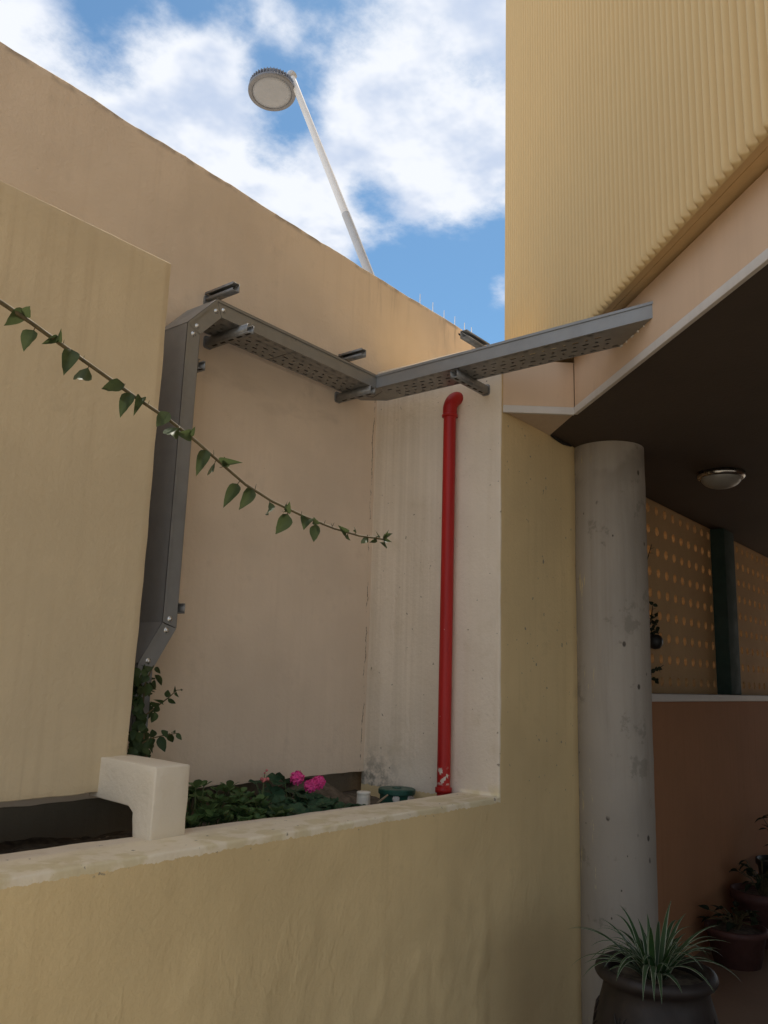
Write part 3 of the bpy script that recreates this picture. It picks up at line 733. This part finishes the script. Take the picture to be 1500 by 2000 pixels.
def scallop():
    g = MB(); n = 30; g.v.append(Vector((.0, 0, -.05)))
    ring = []
    for rr in (.5, 1.0):
        for k in range(n+1):
            a = R(-160)+R(320)*k/n; r = rr*(.47*(1+.10*abs(math.sin(a*3.5))) if rr > .9 else .47)
            g.v.append(Vector((.1+r*math.cos(a)*1.0, r*math.sin(a)*1.05, .05*rr+.05*rr*math.sin(a*4)+.02*random.uniform(-1, 1))))
    for k in range(n):
        g.f.append((0, 1+k, 2+k)); g.f.append((1+k, 1+n+1+k, 2+n+1+k, 2+k)); g.mi += [0, 0]
    return g.mesh('leaf', 'leaf_geranium', smooth=True)
LG = [scallop() for _ in range(3)]
def leaf(me, parent, base, tip, wid, face, name='leaf'):
    base, tip = Vector(base), Vector(tip); x = tip-base; ln = x.length; x.normalize(); f = Vector(face)
    y = f.cross(x)
    if y.length < 1e-4: y = Vector((0, 1, 0)).cross(x)
    y.normalize(); z = x.cross(y)
    M = Matrix(((x.x*ln, y.x*wid, z.x*ln, base.x), (x.y*ln, y.y*wid, z.y*ln, base.y), (x.z*ln, y.z*wid, z.z*ln, base.z), (0, 0, 0, 1)))
    o = bpy.data.objects.new(name, me); col.objects.link(o); o.parent = parent; o.matrix_local = Matrix.Translation(-wloc(parent)) @ M; return o
def rvec(s=1.): return Vector((random.uniform(-s, s), random.uniform(-s, s), random.uniform(-s, s)))

# long shoot across the picture
sp_ = [(0, 590), (60, 628), (130, 680), (200, 730), (265, 775), (330, 822), (385, 865), (430, 905), (480, 945), (530, 978), (590, 1008), (650, 1033), (700, 1045), (752, 1054)]
dep = lambda x: 1.66+.42*(x/752.)
sh = thing('hanging_shoot', aD(0, 590, 1.66), 'long thorny vine shoot with drooping leaves slanting across the panel and tray', 'vine')
pts = [aD(x+random.uniform(-1.5, 1.5), y+random.uniform(-1.5, 1.5), dep(x)+random.uniform(-.008, .008)) for x, y in sp_]
d0 = (pts[0]-pts[1]).normalized(); back = []
p = pts[0].copy(); dd = d0.copy()
for i in range(9):
    dd = (dd+Vector((-.03, .16, -.03))).normalized(); p = p+dd*.12; back.append(p.copy())
allp = back[::-1]+pts; N_ = len(allp)
g = MB(); g.tube(allp, [.0066-.0044*i/(N_-1) for i in range(N_)], 8); part('stem', g, 'stem_brown', sh, smooth=True)
tocam = lambda p: (OO-p).normalized()
SL = [((50, 605), (8, 637), 24, 2), ((48, 618), (58, 598), 20, 2), ((66, 645), (41, 684), 27, 0), ((112, 655), (80, 676), 13, 3), ((116, 668), (117, 650), 9, 0), ((140, 683), (128, 728), 28, 0), ((172, 718), (142, 760), 30, 1),
      ((243, 750), (198, 758), 24, 2), ((256, 768), (232, 813), 26, 0), ((276, 777), (262, 808), 17, 3), ((277, 783), (285, 776), 7, 0), ((330, 805), (304, 833), 26, 2), ((350, 836), (316, 862), 26, 1), ((372, 846), (345, 850), 20, 3), ((374, 852), (379, 834), 9, 0),
      ((402, 879), (385, 927), 24, 0), ((420, 903), (404, 941), 9, 1), ((440, 912), (462, 897), 17, 3), ((443, 914), (438, 892), 14, 2), ((464, 945), (436, 990), 22, 0), ((490, 952), (472, 998), 24, 0), ((526, 980), (526, 1019), 17, 1),
      ((555, 995), (568, 986), 19, 3), ((565, 1000), (548, 990), 15, 1), ((562, 1004), (541, 1047), 25, 0), ((603, 1014), (592, 1030), 24, 3), ((612, 1016), (622, 1022), 12, 0), ((617, 1024), (612, 1059), 18, 2), ((677, 1040), (662, 1028), 14, 3), ((680, 1042), (678, 1054), 11, 0), ((696, 1040), (688, 1027), 7, 1),
      ((718, 1045), (708, 1072), 12, 1), ((735, 1050), (726, 1062), 9, 0), ((740, 1050), (733, 1038), 8, 1), ((750, 1054), (752, 1072), 7, 1), ((748, 1050), (766, 1042), 9, 2), ((748, 1052), (764, 1058), 6, 0), ((750, 1050), (758, 1038), 5, 0)]
for (bx, by), (tx, ty), wd, kd in SL:
    d = dep(bx); b0 = aD(bx, by, d-.004); t0 = aD(tx, ty, d-.02-.03*random.random())
    leaf(LV[kd], sh, b0, t0, wd*d/FPX*random.uniform(1.0, 1.2), tocam(b0)*(1 if kd != 1 else -1)+rvec(.45))
# nearest points on the stem get little stalks, so the leaves are joined to it
g = MB()
for (bx, by), (tx, ty), wd, kd in SL:
    b0 = aD(bx, by, dep(bx)-.004); best = min((p+(q-p)*s/6 for p, q in zip(pts, pts[1:]) for s in range(7)), key=lambda r: (r-b0).length)
    if (best-b0).length > .002: g.tube([best, (best+b0)/2+Vector((0, 0, .002)), b0], .0011, 5)
for i in range(12):
    k = random.randrange(2, len(pts)-1); q = pts[k]+(pts[k-1]-pts[k])*random.random(); g.tube([q, q+Vector((.004, 0, .014)).normalized()*.014+rvec(.004)], [.0012, .0003], 5)
part('leaf_stalks', g, 'stem_brown', sh, smooth=True)['kind'] = 'stuff'

# climber growing behind the panel edge
cb = thing('climbing_plant', (1.78, 2.47, 1.03), 'leafy climber growing up beside the panel edge beneath the tray riser', 'plant')
tw = []
g = MB()
def twig(pxs, y, r0=.003, r1=.001):
    q = [aY(a, b, y) for a, b in pxs]; g.tube(q, [r0+(r1-r0)*i/(len(q)-1) for i in range(len(q))], 6); return q
twig([(300, 1600), (285, 1480), (275, 1400), (285, 1330), (300, 1300)], 2.385, .006, .002)
twig([(280, 1500), (265, 1420), (270, 1350)], 2.43, .005, .002)
twig([(280, 1400), (310, 1377), (330, 1362), (345, 1348), (357, 1347)], 2.37)
twig([(272, 1455), (290, 1444), (312, 1438), (345, 1432), (352, 1436)], 2.37)
part('stem', g, 'stem_brown', cb, smooth=True)
CLV = [((303, 1303), (315, 1318), 8), ((302, 1318), (321, 1343), 9), ((290, 1335), (286, 1363), 17), ((292, 1332), (305, 1352), 12), ((275, 1340), (276, 1362), 17), ((275, 1335), (255, 1336), 9), ((285, 1312), (298, 1299), 12), ((276, 1318), (292, 1306), 13), ((272, 1325), (285, 1320), 12),
       ((325, 1362), (330, 1346), 13), ((318, 1373), (304, 1367), 7), ((328, 1364), (345, 1377), 8), ((343, 1352), (348, 1362), 6), ((342, 1350), (341, 1342), 4), ((352, 1347), (358, 1349), 4), ((310, 1377), (293, 1373), 15), ((310, 1378), (300, 1392), 15), ((302, 1390), (297, 1416), 12), ((268, 1365), (275, 1392), 18), ((262, 1380), (280, 1400), 20), ((265, 1395), (290, 1398), 17), ((270, 1400), (285, 1422), 20), ((262, 1410), (275, 1430), 20), ((268, 1420), (288, 1418), 18),
       ((300, 1440), (297, 1424), 13), ((312, 1438), (322, 1470), 16), ((318, 1436), (328, 1428), 16), ((330, 1432), (338, 1454), 12), ((345, 1432), (355, 1446), 8), ((335, 1430), (344, 1428), 9), ((290, 1444), (290, 1462), 15), ((292, 1452), (299, 1472), 10), ((280, 1450), (283, 1478), 16), ((270, 1440), (262, 1462), 17), ((265, 1450), (276, 1470), 17), ((280, 1460), (292, 1476), 12), ((268, 1430), (276, 1452), 19)]
for i in range(90):
    z = random.uniform(1300, 1490); x = random.uniform(256, 296)-max(0, (z-1400)*.06); a = random.uniform(0, 6.28); l = random.uniform(14, 26); CLV.append(((x, z), (x+math.cos(a)*l*.6, z+abs(math.sin(a))*l+4), random.uniform(11, 19)))
for i, ((bx, by), (tx, ty), wd) in enumerate(CLV):
    y = random.uniform(2.345, 2.39) if i < 37 else random.uniform(2.36, 2.50); d = (aY(bx, by, y)-OO).length
    b0 = aY(bx, by, y); leaf(random.choice(LV+LD if by < 1350 else LD), cb, b0, aY(tx, ty, y-random.uniform(-.01, .025)), wd*d/FPX*1.1, tocam(b0)+rvec(.7))

# succulent ground cover
su = thing('succulent', (2.02, 2.32, 1.03), 'clump of bright green round-leaved succulent beside the fin', 'plant')
g = MB()
for i in range(120):
    if i < 5: c = [aY(382, 1538, 2.30), aY(398, 1536, 2.33), aY(424, 1545, 2.36), aY(448, 1538, 2.40), aY(470, 1548, 2.35)][i]
    else:
        x = random.uniform(1.80, 2.28); y = random.uniform(2.16, 2.50); c = Vector((x, y, 1.075+.05*random.random()+.20*(y-2.15)-.12*max(0, x-2.05)))
    root = Vector((c.x+random.uniform(-.03, .03), c.y+.02, 1.03)); g.tube([root, (root+c)/2+rvec(.01), c], [.003, .0025, .002], 5)
    nl = 4 if i < 5 else 5; a0 = random.uniform(0, 6.28)
    for k in range(nl):
        a = a0+k*2*math.pi/nl; ln = random.uniform(.030, .044); el = random.uniform(.15, .9)
        tp = c+Vector((math.cos(a)*math.cos(el), math.sin(a)*math.cos(el), math.sin(el)))*ln; leaf(random.choice(LSU), su, c, tp, ln*.72, Vector((0, 0, 1))+rvec(.25)-Vector((math.cos(a), math.sin(a), 0))*math.sin(el))
part('stalks', g, 'stem_green', su, smooth=True)['kind'] = 'stuff'

# geranium
ge = thing('geranium', (2.45, 2.36, 1.03), 'dark green geranium with two bright pink flower heads in the planter', 'plant')
g = MB()
for i in range(110):
    if i < 7: x, y = ((500, 1528), (540, 1524), (556, 1522), (575, 1545), (610, 1565), (630, 1570), (596, 1550))[i]; c = aY(x, y, 2.42)
    else:
        x = random.uniform(2.20, 2.70); y = random.uniform(2.16, 2.50); k = 1-abs(x-2.42)/.36; c = Vector((x, y, 1.065+.06*k*random.random()+.22*(y-2.16)*k))
    root = Vector((2.42+(x-2.42)*.5 if i >= 7 else c.x*.6+2.42*.4, 2.36, 1.03)); g.tube([root, (root*.4+c*.6)+Vector((0, 0, -.01)), c], [.0028, .0024, .0018], 5)
    a = random.uniform(0, 6.28); sz = random.uniform(.055, .085); d = Vector((math.cos(a), math.sin(a), random.uniform(-.35, .35))).normalized()
    leaf(random.choice(LG), ge, c-d*sz*.1, c+d*sz*.9, sz, Vector((0, -.35, 1))+rvec(.5))
st_ = part('leaf_stalks', g, 'stem_green', ge, smooth=True); st_['kind'] = 'stuff'
def petals(c, r, n):
    g = MB()
    for i in range(n):
        z = 1-2*(i+.5)/n; ph = i*2.39996; o = Vector((math.cos(ph)*math.sqrt(1-z*z), math.sin(ph)*math.sqrt(1-z*z), z*.85)); o = (o+rvec(.12)).normalized()
        b0 = c+o*r*.45; uu = o.cross(Vector((0, 0, 1))+rvec(.3)).normalized(); vv = o.cross(uu)
        for j in range(5):
            a = 2*math.pi*j/5+ph; pd = uu*math.cos(a)+vv*math.sin(a); qd = o.cross(pd); l = r*.44*random.uniform(.8, 1.15); lift = o*(l*random.uniform(.35, .75))
            g.face([b0, b0+pd*l*.5+qd*l*.34+lift*.5, b0+pd*l*.95+qd*l*.28+lift*.75, b0+pd*l*1.0-qd*l*.28+lift*.75, b0+pd*l*.5-qd*l*.34+lift*.5])
    return g
for x, y, r, n in ((580, 1519, .036, 24), (606, 1535, .034, 22), (622, 1528, .036, 24)):
    c = aY(x, y, 2.37)
    if x == 622: part('flower_head', petals(c, r, n), 'pink_petal', fh, smooth=False)
    else: fh = part('flower_head', petals(c, r, n), 'pink_petal', ge)
    g = MB(); g.tube([Vector((2.46, 2.37, 1.05)), (c+Vector((2.46, 2.37, 1.05)))/2+Vector((0, 0, .01)), c], [.0028, .0025, .0022], 6); part('flower_stalk', g, 'stem_green', ge, smooth=True)
g = MB(); q = [aY(x, y, 2.36) for x, y in ((512, 1560), (514, 1540), (516, 1524), (517, 1510), (521, 1505))]; g.tube(q, [.0028, .0026, .0022, .0014, .001], 6)
part('bud_stalk', g, 'stem_green', ge, smooth=True)
g = MB()
for x, y, r in ((511, 1522, .007), (517, 1523, .008), (523, 1522, .007), (517, 1510, .004), (521, 1505, .005), (514, 1526, .006)): g.lathe([(0, -r), (r*.8, -r*.5), (r, 0), (r*.6, r*.8), (0, r*1.2)], aY(x, y, 2.36), n=8)
part('bud', g, 'bud_pink', ge, smooth=True)
# small weeds and debris on the soil
g = MB()
for i in range(240):
    x = random.uniform(-.8, 3.1); y = random.uniform(2.2, 2.6); z = 1.045+.03*max(0, (y-2.45)/.2)*max(0, min(1, (x-2.3)/.4)); a = random.uniform(0, 3.14); l = random.uniform(.006, .022); d = Vector((math.cos(a), math.sin(a), random.uniform(-.2, .3)))*l; e = Vector((-d.y, d.x, 0))*.35
    g.face([(x, y, z), Vector((x, y, z))+d*.5+e, Vector((x, y, z))+d, Vector((x, y, z))+d*.5-e])
o = part('leaf_litter', g, 'wood', None); tag(o, 'dry leaf litter scattered over the planter soil', 'leaf litter', kind='stuff')

# ------------------------------------------------------------------ small things in the planter
cu = thing('pipe_stub', (2.80, 2.30, 1.03), 'short pale capped pipe stub standing in the planter soil', 'pipe stub')
g = MB(); g.lathe([(.031, 0), (.0295, .05), (.0275, .093)], (2.80, 2.30, 1.03), n=20); part('tube', g, 'cup_plastic', cu, smooth=True)
g = MB(); g.lathe([(.0275, .0), (.0290, .001), (.0290, .010), (.026, .0125), (0, .0125)], (2.80, 2.30, 1.1228), n=20); part('cap', g, 'cup_plastic', cu, smooth=True)
vb = thing('valve_box', (3.075, 2.335, 1.02), 'round dark green irrigation valve box with lid, next to the red pipe', 'valve box')
g = MB(); g.lathe([(.078, 0), (.074, .085), (.0745, .086)], (3.075, 2.335, 1.02), n=28); part('body', g, 'valve_green', vb, smooth=True)
g = MB(); g.lathe([(.0, .030), (.020, .030), (.022, .026), (.078, .025), (.083, .021), (.083, .004), (.079, 0), (.06, 0)], (3.075, 2.335, 1.098), n=28); part('lid', g, 'valve_green', vb)
g = MB()
for i in range(5): 
    a = R(215+27*i); c = Vector((3.075+.077*math.cos(a), 2.335+.077*math.sin(a), 1.062+random.uniform(0, .03))); r = random.uniform(.014, .024); g.lathe([(0, -r*.12), (r, -r*.08), (r*.7, r*.1), (0, r*.12)], c, (math.cos(a), math.sin(a), .1), 7)
part('mortar_splash', g, 'trim_paint', vb)
g = MB(); g.tube([aY(738, 1568, 2.27), aY(757, 1553, 2.30)], [.005, .004], 6); solo('stick', g, 'wood', (2.9, 2.28, 1.08), 'short pale stick lying between the pipe stub and the valve box', 'stick')

# ------------------------------------------------------------------ pots in the passage
def pot(name, loc, prof, mat, label, cat='plant pot', n=32, soil=None, relief=False):
    loc = Vector(loc); t = thing(name, loc, label, cat)
    g = MB(); g.lathe(prof, loc, n=n); part('vessel', g, mat, t, smooth=True)
    if soil: g = MB(); g.lathe([(0, soil[1]+.006), (soil[0]*.6, soil[1]+.008), (soil[0], soil[1])], loc, n=20); part('soil', g, 'soil', t, smooth=True)
    return t
PL = Vector((3.305, 1.272, .036))
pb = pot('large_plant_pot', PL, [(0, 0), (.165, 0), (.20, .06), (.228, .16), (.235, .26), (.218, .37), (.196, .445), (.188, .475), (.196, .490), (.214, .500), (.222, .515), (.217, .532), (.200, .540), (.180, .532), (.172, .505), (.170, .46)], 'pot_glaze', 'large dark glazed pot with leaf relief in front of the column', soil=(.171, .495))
def potr(h):
    pr = [(0, .165), (.06, .20), (.16, .228), (.26, .235), (.37, .218), (.445, .196)]
    for (h0, r0), (h1, r1) in zip(pr, pr[1:]):
        if h0 <= h <= h1: return r0+(r1-r0)*(h-h0)/(h1-h0)
    return .2
for k in range(7):                  # raised leaf ornaments round the belly
    a0 = 2*math.pi*k/7+R(215)
    g = MB()
    def onp(a, h, out): r = potr(h)+out; return PL+Vector((math.cos(a)*r, math.sin(a)*r, h))
    g.tube([onp(a0, .10+.03*i, .001) for i in range(11)], [.007-.0004*i for i in range(11)], 6)
    for i in range(9):
        for s in (-1, 1):
            h = .12+.03*i; wdt = .30*math.sin(math.pi*(i+1.5)/11)
            g.tube([onp(a0, h, .001), onp(a0+s*wdt*.6, min(.44, h+.03), .003), onp(a0+s*wdt, min(.444, h+.045), .0)], [.005, .005, .002], 5)
    part('leaf_ornament', g, 'pot_glaze', pb, smooth=True)
spd = thing('spider_plant', PL+Vector((0, 0, .5)), 'variegated spider plant with arching white-edged leaves in the large dark pot', 'plant')
def blade(b0, az, el, ln, wd, droop):
    g = MB(); n = 12; d = Vector((math.cos(az)*math.cos(el), math.sin(az)*math.cos(el), math.sin(el))); p = b0.copy(); sd = Vector((-math.sin(az), math.cos(az), 0)); rows_ = []
    for i in range(n+1):
        t = i/n; w_ = wd*(.55+.9*t if t < .35 else (.865)*(1-((t-.35)/.65)**1.6))+.0004; nr = sd.cross(d).normalized()
        if nr.z < 0 and i == 0: nr = -nr
        i0 = len(g.v); rows_.append(i0)
        for s, z in ((-1, .32), (-.84, .24), (0, 0), (.84, .24), (1, .32)): g.v.append(p+sd*s*w_+nr*z*w_)
        p = p+d*(ln/n); d = (d+Vector((0, 0, -droop/n*(.4+1.6*t)))).normalized()
    for a, b_ in zip(rows_, rows_[1:]):
        for k in range(4): g.f.append((a+k, a+k+1, b_+k+1, b_+k)); g.mi.append(1 if k in (0, 3) else 0)
    return g
cnt = 0
while cnt < 72:
    az = cnt*2.39996+random.uniform(-.3, .3); el = random.uniform(.35, 1.35); ln = random.uniform(.17, .33)*(1.05 if el < 1 else .85); c = PL+Vector((math.cos(az)*.05*random.random(), math.sin(az)*.05*random.random(), .50))
    g = blade(c, az, el, ln, random.uniform(.010, .0145), random.uniform(1.0, 2.6))
    if any(.14 < (q.xy-PL.xy).length < .245 and q.z < PL.z+.540 for q in g.v): 
        random.random(); continue
    part('leaf', g, ['leaf_spider', 'leaf_margin'], spd, smooth=True); cnt += 1
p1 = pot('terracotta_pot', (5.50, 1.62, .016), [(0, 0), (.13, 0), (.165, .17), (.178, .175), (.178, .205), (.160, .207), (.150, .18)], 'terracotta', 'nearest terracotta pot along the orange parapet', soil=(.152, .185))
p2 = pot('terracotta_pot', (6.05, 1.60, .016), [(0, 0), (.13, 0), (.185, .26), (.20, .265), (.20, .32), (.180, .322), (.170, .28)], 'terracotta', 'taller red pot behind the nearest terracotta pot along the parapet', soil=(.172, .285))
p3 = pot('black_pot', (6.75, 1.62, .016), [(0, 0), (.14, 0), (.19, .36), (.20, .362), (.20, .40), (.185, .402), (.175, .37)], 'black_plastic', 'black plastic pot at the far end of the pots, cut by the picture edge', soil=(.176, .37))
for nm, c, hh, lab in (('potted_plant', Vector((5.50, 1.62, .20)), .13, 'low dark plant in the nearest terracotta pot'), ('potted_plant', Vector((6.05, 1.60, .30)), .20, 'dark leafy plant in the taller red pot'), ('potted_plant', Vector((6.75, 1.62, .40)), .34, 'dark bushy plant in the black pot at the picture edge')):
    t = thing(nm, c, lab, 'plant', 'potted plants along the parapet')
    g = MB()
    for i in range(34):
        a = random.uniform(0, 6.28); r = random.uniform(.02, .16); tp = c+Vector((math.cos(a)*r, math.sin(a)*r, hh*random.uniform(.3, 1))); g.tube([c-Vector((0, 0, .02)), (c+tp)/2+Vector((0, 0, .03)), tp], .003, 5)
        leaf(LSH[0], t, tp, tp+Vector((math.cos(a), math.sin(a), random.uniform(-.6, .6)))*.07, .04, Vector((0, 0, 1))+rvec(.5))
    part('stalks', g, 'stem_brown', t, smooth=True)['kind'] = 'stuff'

# thorny plant on the sill, half hidden by the column
tp_ = thing('thorny_plant', (5.26, 1.93, 1.562), 'dark spiny plant silhouetted against the perforated screen, half hidden by the column', 'plant')
g = MB(); q = lambda x, y: aY(x, y, 1.93)
g.tube([q(1245, 1350), q(1250, 1250), q(1252, 1150), q(1262, 1100), q(1273, 1063)], [.009, .008, .006, .004, .002], 6)
g.tube([q(1250, 1290), q(1262, 1240), q(1272, 1205), q(1276, 1176)], [.006, .005, .0035, .002], 6)
g.tube([q(1248, 1335), q(1268, 1312), q(1282, 1308), q(1296, 1299)], [.006, .004, .0035, .002], 6)
for x, y, a in ((1268, 1080, 0), (1265, 1092, 2.6), (1271, 1072, .4), (1274, 1190, .3), (1270, 1208, 2.8), (1273, 1200, -.2), (1278, 1312, .9), (1285, 1306, -.9), (1268, 1220, .2)):
    b0 = q(x, y); g.tube([b0, b0+(Vector((.8, -.6, 0))*math.cos(a)+Vector((0, 0, 1))*math.sin(a))*.03], [.0022, .0006], 5)
part('stem', g, 'leaf_shadow', tp_, smooth=True)
g = MB(); g.lathe([(0, -.052), (.030, -.046), (.048, -.022), (.050, .006), (.040, .030), (.024, .040), (.020, .034)], q(1279, 1252), n=20); part('round_pot', g, 'black_plastic', tp_, smooth=True)
for i in range(26):
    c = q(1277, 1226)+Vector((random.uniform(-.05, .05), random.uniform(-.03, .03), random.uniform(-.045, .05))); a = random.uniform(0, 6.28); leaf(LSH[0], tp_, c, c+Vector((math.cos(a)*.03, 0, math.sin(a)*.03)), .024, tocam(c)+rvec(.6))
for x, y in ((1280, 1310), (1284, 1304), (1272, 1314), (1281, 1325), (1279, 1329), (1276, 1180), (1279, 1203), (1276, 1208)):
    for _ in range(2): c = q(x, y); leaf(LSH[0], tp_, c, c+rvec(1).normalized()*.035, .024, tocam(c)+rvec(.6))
